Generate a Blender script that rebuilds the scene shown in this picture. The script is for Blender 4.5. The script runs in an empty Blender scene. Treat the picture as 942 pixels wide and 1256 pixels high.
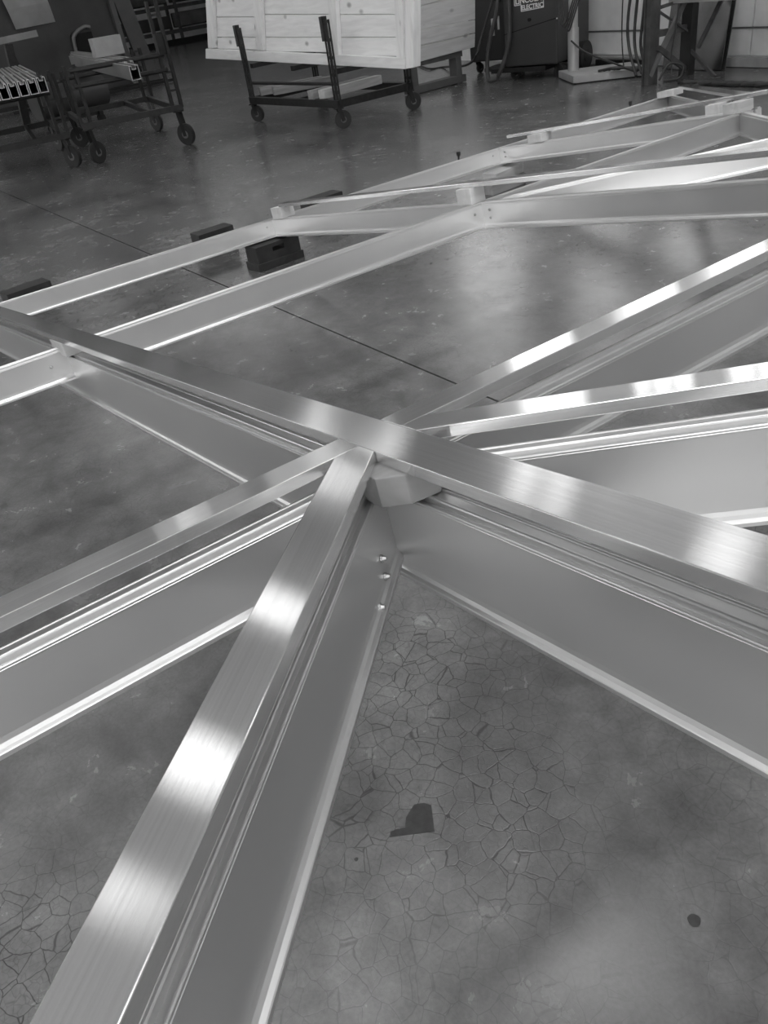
import bpy, bmesh, math, random
from mathutils import Vector, Matrix, noise
random.seed(7)
SC = bpy.context.scene
COL = SC.collection
PI = math.pi

# ------------------------------------------------------------------ camera, light, exposure
FPX = 979.16
CAM = Vector((0.77501, -0.46086, 1.36980))
R3 = Matrix(((0.5835049, 0.3887306, -0.7130292), (0.8004667, -0.4234397, 0.4242074), (-0.1370225, -0.8182832, -0.5582450)))
cd = bpy.data.cameras.new('camera'); cam = bpy.data.objects.new('camera', cd); COL.objects.link(cam)
cd.sensor_fit = 'VERTICAL'; cd.sensor_height = 24.0; cd.lens = 24.0 * FPX / 1256.0; cd.clip_start = 0.02; cd.clip_end = 200
rot = Matrix(((R3[0][0], -R3[0][1], -R3[0][2]), (R3[1][0], -R3[1][1], -R3[1][2]), (R3[2][0], -R3[2][1], -R3[2][2])))
cam.matrix_world = Matrix.Translation(CAM) @ rot.to_4x4()
SC.camera = cam
world = bpy.data.worlds.new('world'); SC.world = world; world.use_nodes = True
world.node_tree.nodes['Background'].inputs[0].default_value = (0.5, 0.5, 0.5, 1)
world.node_tree.nodes['Background'].inputs[1].default_value = 0.3
SC.view_settings.view_transform = 'Standard'; SC.view_settings.look = 'None'
SC.view_settings.gamma = 1; SC.view_settings.use_curve_mapping = False
SC.view_settings.exposure = 0.42
LAMP = 3.0          # glow of the high-bay lamps
FILL_GLOW = 5.0  # glow of the added fill sheets and door panels
DAY = 2.2           # glow of the translucent window panels

def at(px, z=0.0, n=None, d=None):
    """the place a line of sight through the photograph meets a level (or the plane n.P=d)"""
    r = R3 @ Vector(((px[0]-471)/FPX, (px[1]-628)/FPX, 1.0))
    if n is None: n, d = Vector((0, 0, 1)), z
    n = Vector(n)
    return CAM + r * ((d - n.dot(CAM)) / n.dot(r))

# ------------------------------------------------------------------ materials
def mat(name): 
    m = bpy.data.materials.new(name); m.use_nodes = True
    return m, m.node_tree, m.node_tree.nodes['Principled BSDF']
def N(nt, typ, **kw):
    n = nt.nodes.new(typ)
    for k, v in kw.items():
        if k in n.inputs: n.inputs[k].default_value = v
        else: setattr(n, k, v)
    return n
def ramp(nt, fac, stops):
    r = nt.nodes.new('ShaderNodeValToRGB'); e = r.color_ramp.elements
    while len(e) < len(stops): e.new(0.5)
    for i, (p, c) in enumerate(stops): e[i].position = p; e[i].color = (c, c, c, 1)
    nt.links.new(fac, r.inputs[0]); return r.outputs[0]
def mix(nt, a, b, fac, mode='MIX'):
    m = nt.nodes.new('ShaderNodeMix'); m.data_type = 'RGBA'; m.blend_type = mode
    for s, v in ((0, fac), (6, a), (7, b)):
        if isinstance(v, (int, float)): m.inputs[s].default_value = v if s == 0 else (v, v, v, 1)
        else: nt.links.new(v, m.inputs[s])
    return m.outputs[2]
def plain(name, c, rough=0.5, metal=0.0, var=0.15, scale=6.0, bump=0.0):
    m, nt, p = mat(name)
    tc = N(nt, 'ShaderNodeTexCoord'); no = N(nt, 'ShaderNodeTexNoise', Scale=scale, Detail=6.0)
    nt.links.new(tc.outputs['Object'], no.inputs['Vector'])
    nt.links.new(ramp(nt, no.outputs[0], [(0.3, c*(1-var)), (0.7, min(1, c*(1+var)))]), p.inputs['Base Color'])
    p.inputs['Roughness'].default_value = rough; p.inputs['Metallic'].default_value = metal
    if bump:
        b = N(nt, 'ShaderNodeBump', Strength=bump, Distance=0.01); nt.links.new(no.outputs[0], b.inputs['Height']); nt.links.new(b.outputs[0], p.inputs['Normal'])
    return m
def emitter(name, c, s):
    m, nt, p = mat(name)
    p.inputs['Base Color'].default_value = (0.8, 0.8, 0.8, 1)
    p.inputs['Emission Color'].default_value = (c, c, c, 1); p.inputs['Emission Strength'].default_value = s
    return m
def aluminium(name, c, rough, aniso, streak=60.0, metal=1.0, bump=0.1):
    m, nt, p = mat(name)
    uv = N(nt, 'ShaderNodeUVMap', uv_map='UVMap')
    mp = N(nt, 'ShaderNodeMapping'); mp.inputs['Scale'].default_value = (streak*6, 1.2, 1)
    nt.links.new(uv.outputs[0], mp.inputs[0])
    n1 = N(nt, 'ShaderNodeTexNoise', Scale=1.0, Detail=5.0 if bump else 1.0); nt.links.new(mp.outputs[0], n1.inputs['Vector'])
    tc = N(nt, 'ShaderNodeTexCoord'); n2 = N(nt, 'ShaderNodeTexNoise', Scale=5.0, Detail=2.0); nt.links.new(tc.outputs['Object'], n2.inputs['Vector'])
    a = ramp(nt, n1.outputs[0], [(0.25, c*0.88), (0.75, c*1.06)])
    b = ramp(nt, n2.outputs[0], [(0.1, 0.90), (0.9, 1.0)])
    nt.links.new(mix(nt, a, b, 1.0, 'MULTIPLY'), p.inputs['Base Color'])
    p.inputs['Metallic'].default_value = metal
    rr = N(nt, 'ShaderNodeMapRange'); rr.inputs[1].default_value = .1; rr.inputs[2].default_value = .9
    rr.inputs[3].default_value = rough*0.8; rr.inputs[4].default_value = rough*1.25
    nt.links.new(n2.outputs[0], rr.inputs[0]); nt.links.new(rr.outputs[0], p.inputs['Roughness'])
    p.inputs['Anisotropic'].default_value = aniso
    t = N(nt, 'ShaderNodeTangent', direction_type='UV_MAP', uv_map='UVMap'); nt.links.new(t.outputs[0], p.inputs['Tangent'])
    if not bump: return m
    bp = N(nt, 'ShaderNodeBump', Strength=bump, Distance=0.0006); nt.links.new(n1.outputs[0], bp.inputs['Height']); nt.links.new(bp.outputs[0], p.inputs['Normal'])
    return m
M_TUBE = aluminium('brushed_tube_aluminium', 0.78, 0.14, 0.95, 60, 0.88, 0.05)
M_BEAM = aluminium('mill_finish_aluminium', 0.66, 0.32, 0.3, 1.2, 0.85, 0.0)
M_OLD = aluminium('dull_aluminium', 0.50, 0.4, 0.3)
M_BOLT = plain('bolt_steel', 0.45, 0.38, 1.0)
M_BLACK = plain('black_paint', 0.018, 0.45, 0, 0.3)
M_CART = plain('cart_steel', 0.018, 0.5, 0.3, 0.4, 20)
M_RUBBER = plain('rubber', 0.02, 0.55, 0, 0.3)
M_DARK = plain('dark_sheet_steel', 0.045, 0.5, 0.2, 0.35, 1.5)
M_DARKER = plain('dark_void', 0.008, 0.9)
M_WELD = plain('welder_paint', 0.040, 0.4, 0, 0.12, 3)
M_WELD2 = plain('welder_paint_dark', 0.022, 0.45, 0, 0.12, 3)
M_WHITE = plain('white_print', 0.65, 0.6, 0, 0.03)
M_PAPER = plain('paper', 0.55, 0.35, 0, 0.1, 4)
M_CARD = plain('cardboard', 0.30, 0.8, 0, 0.1, 8)
M_WALL = plain('wall_liner', 0.84, 0.45, 0, 0.16, 2.2)
M_CEIL = plain('ceiling_deck', 0.80, 0.8, 0, 0.1, 0.6)
M_POST = plain('galvanised_pipe', 0.42, 0.4, 0.3, 0.1, 6)
M_RACK = plain('painted_rack', 0.07, 0.5, 0.2, 0.3, 12)
M_RACKL = plain('rack_brace_paint', 0.14, 0.5, 0.2, 0.2, 12)
M_SHEET = plain('scuffed_sheet', 0.16, 0.22, 0.8, 0.35, 3)
M_BLOCK = plain('black_block', 0.022, 0.55, 0, 0.35, 25, 0.2)
M_CABLE = plain('cable', 0.03, 0.5, 0, 0.2)
M_GREYBOX = plain('grey_lid', 0.13, 0.6)
M_LAMP = emitter('lamp_diffuser', 1.0, LAMP)
M_DAY = emitter('daylit_panel', 1.0, DAY)
M_STAIN = plain('oil_stain', 0.022, 0.55, 0, 0.4, 60)

def wood(name, c, c2, axis=0):
    m, nt, p = mat(name)
    tc = N(nt, 'ShaderNodeTexCoord'); mp = N(nt, 'ShaderNodeMapping')
    s = [14, 14, 14]; s[axis] = 1.6; mp.inputs['Scale'].default_value = s
    nt.links.new(tc.outputs['Object'], mp.inputs[0])
    n1 = N(nt, 'ShaderNodeTexNoise', Scale=1.6, Detail=6.0, Distortion=0.6); nt.links.new(mp.outputs[0], n1.inputs['Vector'])
    mp2 = N(nt, 'ShaderNodeMapping'); s2 = [5, 5, 5]; s2[axis] = 3.0; mp2.inputs['Scale'].default_value = s2
    nt.links.new(tc.outputs['Object'], mp2.inputs[0])
    v = N(nt, 'ShaderNodeTexVoronoi', Scale=1.0); nt.links.new(mp2.outputs[0], v.inputs['Vector'])
    a = ramp(nt, n1.outputs[0], [(0.3, c2), (0.65, c)])
    k = ramp(nt, v.outputs['Distance'], [(0.06, 0.45), (0.16, 1.0)])
    nt.links.new(mix(nt, a, k, 1.0, 'MULTIPLY'), p.inputs['Base Color']); p.inputs['Roughness'].default_value = 0.7
    return m
M_PINE = wood('pine', 0.88, 0.76, 0)
M_PINEV = wood('pine_upright', 0.85, 0.74, 2)
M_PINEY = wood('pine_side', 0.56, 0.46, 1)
M_LUMBER = wood('weathered_lumber', 0.30, 0.19, 1)
M_HUBW = wood('hub_wood', 0.24, 0.15, 1)
M_BLOCKP = wood('pale_block_wood', 0.62, 0.5, 1)
M_BLOCKW = wood('block_wood', 0.50, 0.36, 1)

def concrete():
    m, nt, p = mat('polished_concrete')
    tc = N(nt, 'ShaderNodeTexCoord'); obj = tc.outputs['Object']
    L = nt.links.new
    big = N(nt, 'ShaderNodeTexNoise', Scale=1.1, Detail=7.0, Roughness=0.6); L(obj, big.inputs['Vector'])
    mid = N(nt, 'ShaderNodeTexNoise', Scale=9.0, Detail=8.0, Roughness=0.65, Distortion=0.4); L(obj, mid.inputs['Vector'])
    fin = N(nt, 'ShaderNodeTexNoise', Scale=120.0, Detail=4.0); L(obj, fin.inputs['Vector'])
    base = ramp(nt, big.outputs[0], [(0.22, 0.045), (0.5, 0.112), (0.78, 0.20)])
    base = mix(nt, base, ramp(nt, mid.outputs[0], [(0.12, 0.5), (0.88, 1.45)]), 1.0, 'MULTIPLY')
    base = mix(nt, base, ramp(nt, fin.outputs[0], [(0.3, 0.9), (0.7, 1.08)]), 1.0, 'MULTIPLY')
    # crazing: warped cell edges at two sizes
    w = N(nt, 'ShaderNodeTexNoise', Scale=14.0, Detail=3.0); L(obj, w.inputs['Vector'])
    sub = N(nt, 'ShaderNodeVectorMath', operation='MULTIPLY_ADD'); L(w.outputs['Color'], sub.inputs[0])
    sub.inputs[1].default_value = (0.032, 0.032, 0.0); L(obj, sub.inputs[2])
    cr = None
    for sc, wd, dk in ((25.0, 0.011, 0.36), (55.0, 0.014, 0.74)):
        v = N(nt, 'ShaderNodeTexVoronoi', feature='DISTANCE_TO_EDGE', Scale=sc); L(sub.outputs[0], v.inputs['Vector'])
        r = ramp(nt, v.outputs['Distance'], [(0.0, dk), (wd, dk+0.1), (wd*2.4, 1.0)])
        cr = r if cr is None else mix(nt, cr, r, 1.0, 'MULTIPLY')
    pm = N(nt, 'ShaderNodeTexNoise', Scale=2.3, Detail=4.0, Roughness=0.6); L(obj, pm.inputs['Vector'])
    pmr = ramp(nt, pm.outputs[0], [(0.45, 0.12), (0.75, 0.7)])
    for c_, r_ in ((at((505, 850)), 0.42), (at((560, 980)), 0.38), (at((10, 1190)), 0.30), (at((900, 640)), 0.35)):
        ds = N(nt, 'ShaderNodeVectorMath', operation='DISTANCE'); L(sub.outputs[0], ds.inputs[0]); ds.inputs[1].default_value = c_
        mr = N(nt, 'ShaderNodeMapRange'); mr.inputs[1].default_value = r_*.45; mr.inputs[2].default_value = r_; mr.inputs[3].default_value = 1.0; mr.inputs[4].default_value = 0.0
        L(ds.outputs['Value'], mr.inputs[0]); mx = N(nt, 'ShaderNodeMath', operation='MAXIMUM'); L(pmr, mx.inputs[0]); L(mr.outputs[0], mx.inputs[1]); pmr = mx.outputs[0]
    cr = mix(nt, 1.0, cr, pmr)
    base = mix(nt, base, cr, 1.0, 'MULTIPLY')
    L(base, p.inputs['Base Color'])
    L(ramp(nt, mid.outputs[0], [(0.1, 0.16), (0.9, 0.33)]), p.inputs['Roughness'])
    p.inputs['Specular IOR Level'].default_value = 0.6
    b = N(nt, 'ShaderNodeBump', Strength=0.2, Distance=0.0015); L(cr, b.inputs['Height'])
    b2 = N(nt, 'ShaderNodeBump', Strength=0.12, Distance=0.004); L(mid.outputs[0], b2.inputs['Height']); L(b.outputs[0], b2.inputs['Normal'])
    L(b2.outputs[0], p.inputs['Normal'])
    return m
M_FLOOR = concrete()

# ------------------------------------------------------------------ mesh helpers
SPLIT = {'cross_bar', 'hanger', 'bolster', 'skid', 'uprights', 'top_edge', 'diagonal_brace', 'gas_fitting', 'end_rail', 'undercarriage',
         'side_frame', 'trestle', 'dark_bar_piece', 'support_rail'}
def islands(bm):
    bm.verts.ensure_lookup_table(); seen = set(); out = []
    for v in bm.verts:
        if v in seen: continue
        st = [v]; seen.add(v); grp = []
        while st:
            q = st.pop(); grp.append(q)
            for e in q.link_edges:
                w = e.other_vert(q)
                if w not in seen: seen.add(w); st.append(w)
        out.append(grp)
    res = []
    for grp in out:
        n = bmesh.new(); mp = {v: n.verts.new(v.co) for v in grp}; fs = {f for v in grp for f in v.link_faces}
        for f in fs: n.faces.new([mp[v] for v in f.verts])
        res.append(n)
    bm.free(); return res
def link(name, bm, m, parent=None, smooth=False):
    if name in SPLIT and parent is not None:
        os_ = [link_one(name.rstrip('s') if name == 'uprights' else name, b, m, parent, smooth) for b in islands(bm)]
        return os_[0]
    return link_one(name, bm, m, parent, smooth)
def link_one(name, bm, m, parent=None, smooth=False):
    bmesh.ops.recalc_face_normals(bm, faces=bm.faces[:])
    me = bpy.data.meshes.new(name); bm.to_mesh(me); bm.free()
    me.materials.append(m)
    if smooth: me.shade_smooth(); me.set_sharp_from_angle(angle=math.radians(40))
    o = bpy.data.objects.new(name, me); COL.objects.link(o)
    if parent is not None: o.parent = parent
    return o
def thing(name, label, cat, loc=(0, 0, 0), rz=0, group=None):
    o = bpy.data.objects.new(name, None); COL.objects.link(o); o.location = loc; o.rotation_euler = (0, 0, rz)
    o.empty_display_size = 0.1
    return tag(o, label, cat, group)
def tag(o, label=None, cat=None, group=None, kind=None):
    if label: o['label'] = label
    if cat: o['category'] = cat
    if group: o['group'] = group
    if kind: o['kind'] = kind
    return o
def struct(name, bm, m, parent=None):
    o = link(name, bm, m, parent)
    if parent is None: o['kind'] = 'structure'
    return o
def copy_tree(o, parent=None):
    c = o.copy(); COL.objects.link(c)
    if parent is not None: c.parent = parent
    for ch in list(o.children): copy_tree(ch, c)
    return c
def box(bm, c, s, rz=0.0, bevel=0.0):
    r = bmesh.ops.create_cube(bm, size=1.0)
    vs = r['verts']
    mt = Matrix.Translation(c) @ Matrix.Rotation(rz, 4, 'Z') @ Matrix.Diagonal((s[0], s[1], s[2], 1))
    bmesh.ops.transform(bm, matrix=mt, verts=vs)
    if bevel:
        es = list({e for v in vs for e in v.link_edges})
        bmesh.ops.bevel(bm, geom=es, offset=bevel, segments=2, profile=0.6, affect='EDGES')
    return bm
def B(c, s, rz=0.0, bevel=0.0): return box(bmesh.new(), c, s, rz, bevel)
def bar(bm, a, b, w, h=None, roll=None):
    """rectangular bar from a to b, w wide sideways, h tall"""
    a, b = Vector(a), Vector(b); h = h or w
    d = (b-a); L = d.length; d.normalize()
    upv = Vector((0, 0, 1)) if abs(d.z) < 0.95 else Vector((1, 0, 0))
    if roll: upv = Vector(roll)
    x = d.cross(upv).normalized(); z = x.cross(d).normalized()
    vs = []
    for p in (a, b):
        for sx, sz in ((-1, -1), (1, -1), (1, 1), (-1, 1)):
            vs.append(bm.verts.new(p + x*sx*w/2 + z*sz*h/2))
    for f in ((0, 1, 2, 3), (7, 6, 5, 4), (0, 4, 5, 1), (1, 5, 6, 2), (2, 6, 7, 3), (3, 7, 4, 0)):
        bm.faces.new([vs[i] for i in f])
    return bm
def cyl(bm, a, b, r, r2=None, seg=20):
    a, b = Vector(a), Vector(b); d = b-a
    q = d.to_track_quat('Z', 'Y').to_matrix().to_4x4()
    bmesh.ops.create_cone(bm, cap_ends=True, segments=seg, radius1=r, radius2=r if r2 is None else r2, depth=d.length,
                          matrix=Matrix.Translation((a+b)/2) @ q)
    return bm
def tube(bm, pts, r, seg=8):
    """round tube through smoothed points"""
    P = [Vector(p) for p in pts]; out = []
    for i in range(len(P)-1):
        p0 = P[max(i-1, 0)]; p1 = P[i]; p2 = P[i+1]; p3 = P[min(i+2, len(P)-1)]
        for k in range(6):
            t = k/6
            out.append(0.5*((2*p1)+(p2-p0)*t+(2*p0-5*p1+4*p2-p3)*t*t+(3*p1-p0-3*p2+p3)*t*t*t))
    out.append(P[-1]); rings = []
    for i, p in enumerate(out):
        d = (out[min(i+1, len(out)-1)]-out[max(i-1, 0)]).normalized()
        u_ = d.cross(Vector((0.13, 0.21, 1))).normalized(); v_ = d.cross(u_)
        rings.append([bm.verts.new(p+(u_*math.cos(2*PI*k/seg)+v_*math.sin(2*PI*k/seg))*r) for k in range(seg)])
    for a, b in zip(rings, rings[1:]):
        for k in range(seg): bm.faces.new((a[k], a[(k+1) % seg], b[(k+1) % seg], b[k]))
    bm.faces.new(rings[0]); bm.faces.new(rings[-1][::-1])
    return bm
def prism(poly, z0, z1, bevel=0.0, axis=None):
    """polygon in the xy plane pulled from z0 to z1; U runs across `axis`, V along it"""
    bm = bmesh.new()
    lo = [bm.verts.new((x, y, z0)) for x, y in poly]; hi = [bm.verts.new((x, y, z1)) for x, y in poly]
    n = len(poly)
    bm.faces.new(hi); bm.faces.new(lo[::-1])
    for i in range(n): bm.faces.new((lo[i], lo[(i+1) % n], hi[(i+1) % n], hi[i]))
    bmesh.ops.recalc_face_normals(bm, faces=bm.faces[:])
    if bevel: bmesh.ops.bevel(bm, geom=bm.edges[:], offset=bevel, segments=2, profile=0.6, affect='EDGES')
    if axis: uvs(bm, axis)
    return bm
def uvs(bm, axis):
    ax = Vector(axis).normalized(); uvl = bm.loops.layers.uv.new('UVMap')
    for f in bm.faces:
        ac = f.normal.cross(ax)
        if ac.length < 0.1: ac = Vector((0, 0, 1)); 
        ac.normalize()
        for l in f.loops: l[uvl].uv = (l.vert.co.dot(ac)+0.37*f.normal.x, l.vert.co.dot(ax))
def extrude(prof, a, b, up=(0, 0, 1)):
    """closed profile [(out, z)] swept from a to b"""
    a, b = Vector(a), Vector(b); d = (b-a).normalized(); side = d.cross(Vector(up)).normalized(); upv = side.cross(d)
    bm = bmesh.new()
    r0 = [bm.verts.new(a+side*x+upv*z) for x, z in prof]; r1 = [bm.verts.new(b+side*x+upv*z) for x, z in prof]
    n = len(prof)
    for i in range(n): bm.faces.new((r0[i], r0[(i+1) % n], r1[(i+1) % n], r1[i]))
    bm.faces.new(r0[::-1]); bm.faces.new(r1)
    bmesh.ops.recalc_face_normals(bm, faces=bm.faces[:])
    uvs(bm, d)
    return bm

# ------------------------------------------------------------------ the hall
HF = (8.0 + 0.137*-4.57)              # the near wall stands on y = HF' - 0.137 x
def wy(x): return 8.06 - 0.137*(x+4.57)
WA = -math.atan(0.137)
# floor: dark bed, two polished slabs with the saw-cut joint between them
bed = struct('floor', B((-15, 5, -0.13), (43, 36, 0.2)), M_DARKER)
tag(link('floor_slab', B((-15, (-13+1.295)/2, -0.015), (42, 14.295, 0.03)), M_FLOOR, bed))
tag(link('floor_slab', B((-15, (1.305+23)/2, -0.015), (42, 21.695, 0.03)), M_FLOOR, bed))
bm = bmesh.new(); top = []; bot = []
for i in range(26):                    # ragged, spalled stretch of the joint at the right
    x = -0.42 + i*0.024; k = math.sin(PI*i/25)
    top.append((x, 1.300 + 0.004 + k*random.uniform(0.002, 0.010))); bot.append((x, 1.300 - 0.004 - k*random.uniform(0.002, 0.009)))
sp = link('spalled_joint', prism(bot + top[::-1], -0.0005, 0.0012), M_STAIN, bed)
struct('ceiling', B((-15, 5, 7.3), (43, 36, 0.2)), M_CEIL)
def wallbox(name, a, b, z0, z1, th, m, parent=None):
    a, b = Vector(a), Vector(b); c = (a+b)/2
    return struct(name, B((c.x, c.y, (z0+z1)/2), ((b-a).length, th, z1-z0), math.atan2(b.y-a.y, b.x-a.x)), m, parent)
wb = wallbox('wall_back', (-12.2, wy(-12.2)+0.10, 0), (6.5, wy(6.5)+0.10, 0), 0, 7.2, 0.12, M_WALL)
wallbox('wall_side', (-12.2, wy(-12.2)+0.1, 0), (-12.2, 23, 0), 0, 7.2, 0.12, M_WALL)
wallbox('wall_left', (-36, -13, 0), (-36, 23, 0), 0, 7.2, 0.12, M_WALL)
wallbox('wall_rear', (-36, 23, 0), (-12.2, 23, 0), 0, 7.2, 0.12, M_WALL)
wallbox('wall_front', (-36, -13, 0), (6.5, -13, 0), 0, 7.2, 0.12, plain('dark_front_wall', 0.2, 0.7))
wallbox('wall_right', (6.5, -13, 0), (6.5, wy(6.5), 0), 0, 7.2, 0.12, plain('white_wall', 0.85, 0.6, 0, 0.04, 1))
# liner panels of the near wall, seams recessed
xs = [-8.9, -7.7, -6.35, -5.6, -4.76, -3.9, -2.9, -1.9]
for i in range(len(xs)-1):
    xa, xb = xs[i]+0.007, xs[i+1]-0.007
    for z0, z1 in ((0.10, 0.345), (0.36, 1.9)):
        a = Vector((xa, wy(xa), 0)); b = Vector((xb, wy(xb), 0)); c = (a+b)/2
        link('wall_panel', B((c.x, c.y+0.03, (z0+z1)/2), ((b-a).length, 0.03, z1-z0), WA, 0.004), M_WALL, wb)
a = Vector((-9, wy(-9)-0.03, 0)); b = Vector((-1.5, wy(-1.5)-0.03, 0)); c = (a+b)/2
struct('baseboard_back', B((c.x, c.y, 0.047), ((b-a).length, 0.05, 0.085), WA, 0.004), plain('base_board', 0.33, 0.6))
struct('trim_1', B((c.x, c.y+0.045, 0.352), ((b-a).length, 0.02, 0.016), WA), plain('girt_seam_trim', 0.12, 0.6))  # dark strip along the horizontal panel seam
# translucent daylight panels high in the near wall
def window(n, x0, x1, z0, z1, panes):
    a = Vector((x0, wy(x0), 0)); b = Vector((x1, wy(x1), 0)); c = (a+b)/2; L = (b-a).length
    t = (b-a).normalized()
    bm = bmesh.new()
    for z in (z0-0.03, z1+0.03): box(bm, (c.x, c.y, z), (L+0.12, 0.07, 0.06), WA)
    w = (L/panes)
    for i in range(panes+1):
        q = a + t*w*i; box(bm, (q.x, q.y, (z0+z1)/2), (0.05, 0.07, z1-z0+0.1), WA)
    o = struct('window_%d' % n, bm, M_POST)
    for i in range(panes):
        q = a + t*w*(i+0.5)
        link('pane', B((q.x, q.y+0.015, (z0+z1)/2), (w-0.05, 0.02, z1-z0), WA), M_DAY, o)
window(1, -10.8, -8.8, 2.5, 4.7, 2)
window(2, -7.6, -6.35, 1.95, 3.9, 3)
window(3, -5.75, -4.85, 1.85, 3.7, 2)
# unseen fill added to brighten the hall: roof sheets, a door, front windows
M_FILL = emitter('fill_sheet', 1.0, FILL_GLOW); M_FILL_DOOR = emitter('fill_door_panel', 1.0, FILL_GLOW*0.62)  # glow for the added fill surfaces, out of view
def fill_rooflight(n, cx, cy, lx, ly):  # unseen glowing roof sheets, added as diffuse fill
    bm = bmesh.new()
    for s in (-1, 1): box(bm, (cx+s*(lx/2+.04), cy, 7.17), (.08, ly+.16, .08)); box(bm, (cx, cy+s*(ly/2+.04), 7.17), (lx, .08, .08))
    o = struct('window_%d' % n, bm, M_POST)  # frame around an added fill sheet
    for k in range(3): link('pane', B((cx, cy-ly/3+k*ly/3, 7.18), (lx, ly/3-.04, .03)), M_FILL, o)
for k, (x_, y_) in enumerate(((-2.0, 0.5), (1.5, 0.5), (4.5, 0.5), (-2.0, -8), (1.5, -8), (4.5, -8), (-8, -8.5), (-14, -8.5), (-22, -8.5), (-30, -8.5))): fill_rooflight(4+k, x_, y_, 1.2, 6.0)
bm = bmesh.new()
for y_ in (-9.1, -2.9): box(bm, (6.40, y_, 2.3), (.12, .2, 4.6))
box(bm, (6.40, -6, 4.7), (.12, 6.4, .2)); dr1 = struct('fill_door_1', bm, M_POST)  # unseen glowing door, added to light the beam sides
for k in range(4): link('fill_panel', B((6.41, -6, .6+k*1.13), (.04, 6.0, 1.10)), M_FILL_DOOR, dr1)
def fill_front_window(n, x_):  # unseen glowing panes, added to light the crate faces
    bm = bmesh.new(); box(bm, (x_, -12.9, 1.95), (5.2, .1, .1)); box(bm, (x_, -12.9, 4.45), (5.2, .1, .1))
    for k in range(5): box(bm, (x_-2.55+k*1.275, -12.9, 3.2), (.08, .1, 2.4))
    o = struct('window_%d' % n, bm, M_POST)  # frame around the added fill panes
    for k in range(4): link('pane', B((x_-1.91+k*1.275, -12.9, 3.2), (1.19, .03, 2.4)), M_FILL, o)
for k, x_ in enumerate((-24, -17.5)): fill_front_window(13+k, x_)
# high-bay lamps
def lamp(cx, cy, lx, ly, where, rz=WA):
    t = thing('high_bay_lamp', 'white box lamp hung below the hall ceiling, '+where, 'lamp', (cx, cy, 5.6), rz, 'high bay lamps of the hall')
    bm = bmesh.new(); box(bm, (0, 0, 0.07), (lx+0.1, ly+0.1, 0.10)); link('housing', bm, M_POST, t)
    link('diffuser', B((0, 0, 0.01), (lx, ly, 0.03)), M_LAMP, t)
    bm = bmesh.new()
    for s in (-1, 1): cyl(bm, (s*lx*0.35, 0, 0.12), (s*lx*0.35, 0, 1.6), 0.008, seg=6)
    link('hanger', bm, M_POST, t)
for a in ((-5.45, 7.05, 0.75, 0.7, 'the one over the pipe column'), (-9.35, 7.95, 0.62, 0.6, 'the first over the welding machines'),
          (-10.5, 8.1, 0.62, 0.6, 'the second over the welding machines'), (-16.9, 9.1, 1.3, 0.8, 'beyond the timber crate, nearer of two'),
          (-24.2, 10.7, 1.6, 0.8, 'farthest back beside the side wall'), (-11.0, 3.1, 1.25, 0.7, 'over the crate cart'),
          (-8.05, 0.55, 1.2, 0.75, 'over the floor left of the near cart'), (-6.9, -0.9, 0.6, 0.6, 'small one left of the frame'),
          (-4.6, 2.6, 0.8, 0.7, 'right over the grid frame'), (-19.8, 4.45, 1.3, 0.9, 'over the steel hopper'),
          (-19.1, 7.5, 1.2, 1.9, 'behind the steel hopper'), (-16.0, 7.2, 0.75, 1.2, 'beyond the timber crate, farther of two'), (-14.1, 2.8, 1.2, 0.8, 'between cart and hopper'),
          (-4.4, -1.95, 0.9, 0.9, 'nearest at the open floor'), (3.0, -4.5, 1.6, 0.8, 'added as fill behind the photographer'),  # this last lamp and the next two are added fill
          (2.6, 3.2, 1.6, 0.8, 'added as fill at the right end of the hall'), (-2.0, -7.5, 1.6, 0.8, 'added as fill along the front wall')):
    lamp(*a)

# ------------------------------------------------------------------ the two aluminium frames (sloping grid)
U = 0.38; HUBZ = 0.86232; TILT = math.radians(9.0)
FM = Matrix.Translation((0, 0, HUBZ)) @ Matrix.Rotation(-TILT, 4, 'Y')
def frame_root(name, label):
    o = bpy.data.objects.new(name, None); COL.objects.link(o); o.matrix_world = FM; o.empty_display_size = 0.1
    return tag(o, label, 'frame')
lower = frame_root('beam_frame', 'lower grid of deep ribbed aluminium beams bolted together above the floor')
upper = frame_root('tube_frame', 'upper star of flat bright aluminium tubes lying on blocks over the beams')
S = 0.0453
def tubepoly(poly, ax, label, lift=0.0):
    p = [(x*U, y*U) for x, y in poly]
    o = link('tube', prism(p, -S*U+lift, lift, 0.0011, ax), M_TUBE, upper)
    return tag(o, label)
tubepoly([(-9.95, -.0067), (3.6, -.0067), (3.6, .1757), (-9.95, .1757)], (1, 0, 0), 'longest wide tube running through the hub from far left to near right')
tubepoly([(-.2154, -2.9), (-.079, -2.9), (-.079, -.0075), (-.2154, -.0075)], (0, 1, 0), 'tube running from the hub to the left edge')
tubepoly([(-.2154, .1765), (-.079, .1765), (-.079, 4.53), (-.2154, 4.53)], (0, 1, 0), 'tube running from the hub to the upper right')
tubepoly([(-.0785, -.0075), (.0141, -.0075), (2.03, -2.022), (1.83, -2.022), (-.0785, -.1136)], (1, -1, 0), 'broad near tube running down to the bottom edge')
tubepoly([(.0082, .1765), (-.0785, .1765), (-.0785, .282), (3.0, 3.3605), (3.193, 3.3605)], (1, 1, 0), 'tube running from the hub to the right edge')
tubepoly([(-9.35, 4.56), (0.35, 4.56), (0.35, 4.72), (-9.35, 4.72)], (1, 0, 0), 'tube crossing over the second row of beams', 0.040)
tubepoly([(-9.6, 9.46), (-4.55, 9.46), (-4.55, 9.62), (-9.6, 9.62)], (1, 0, 0), 'far tube over the third row of beams', 0.028)
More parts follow.
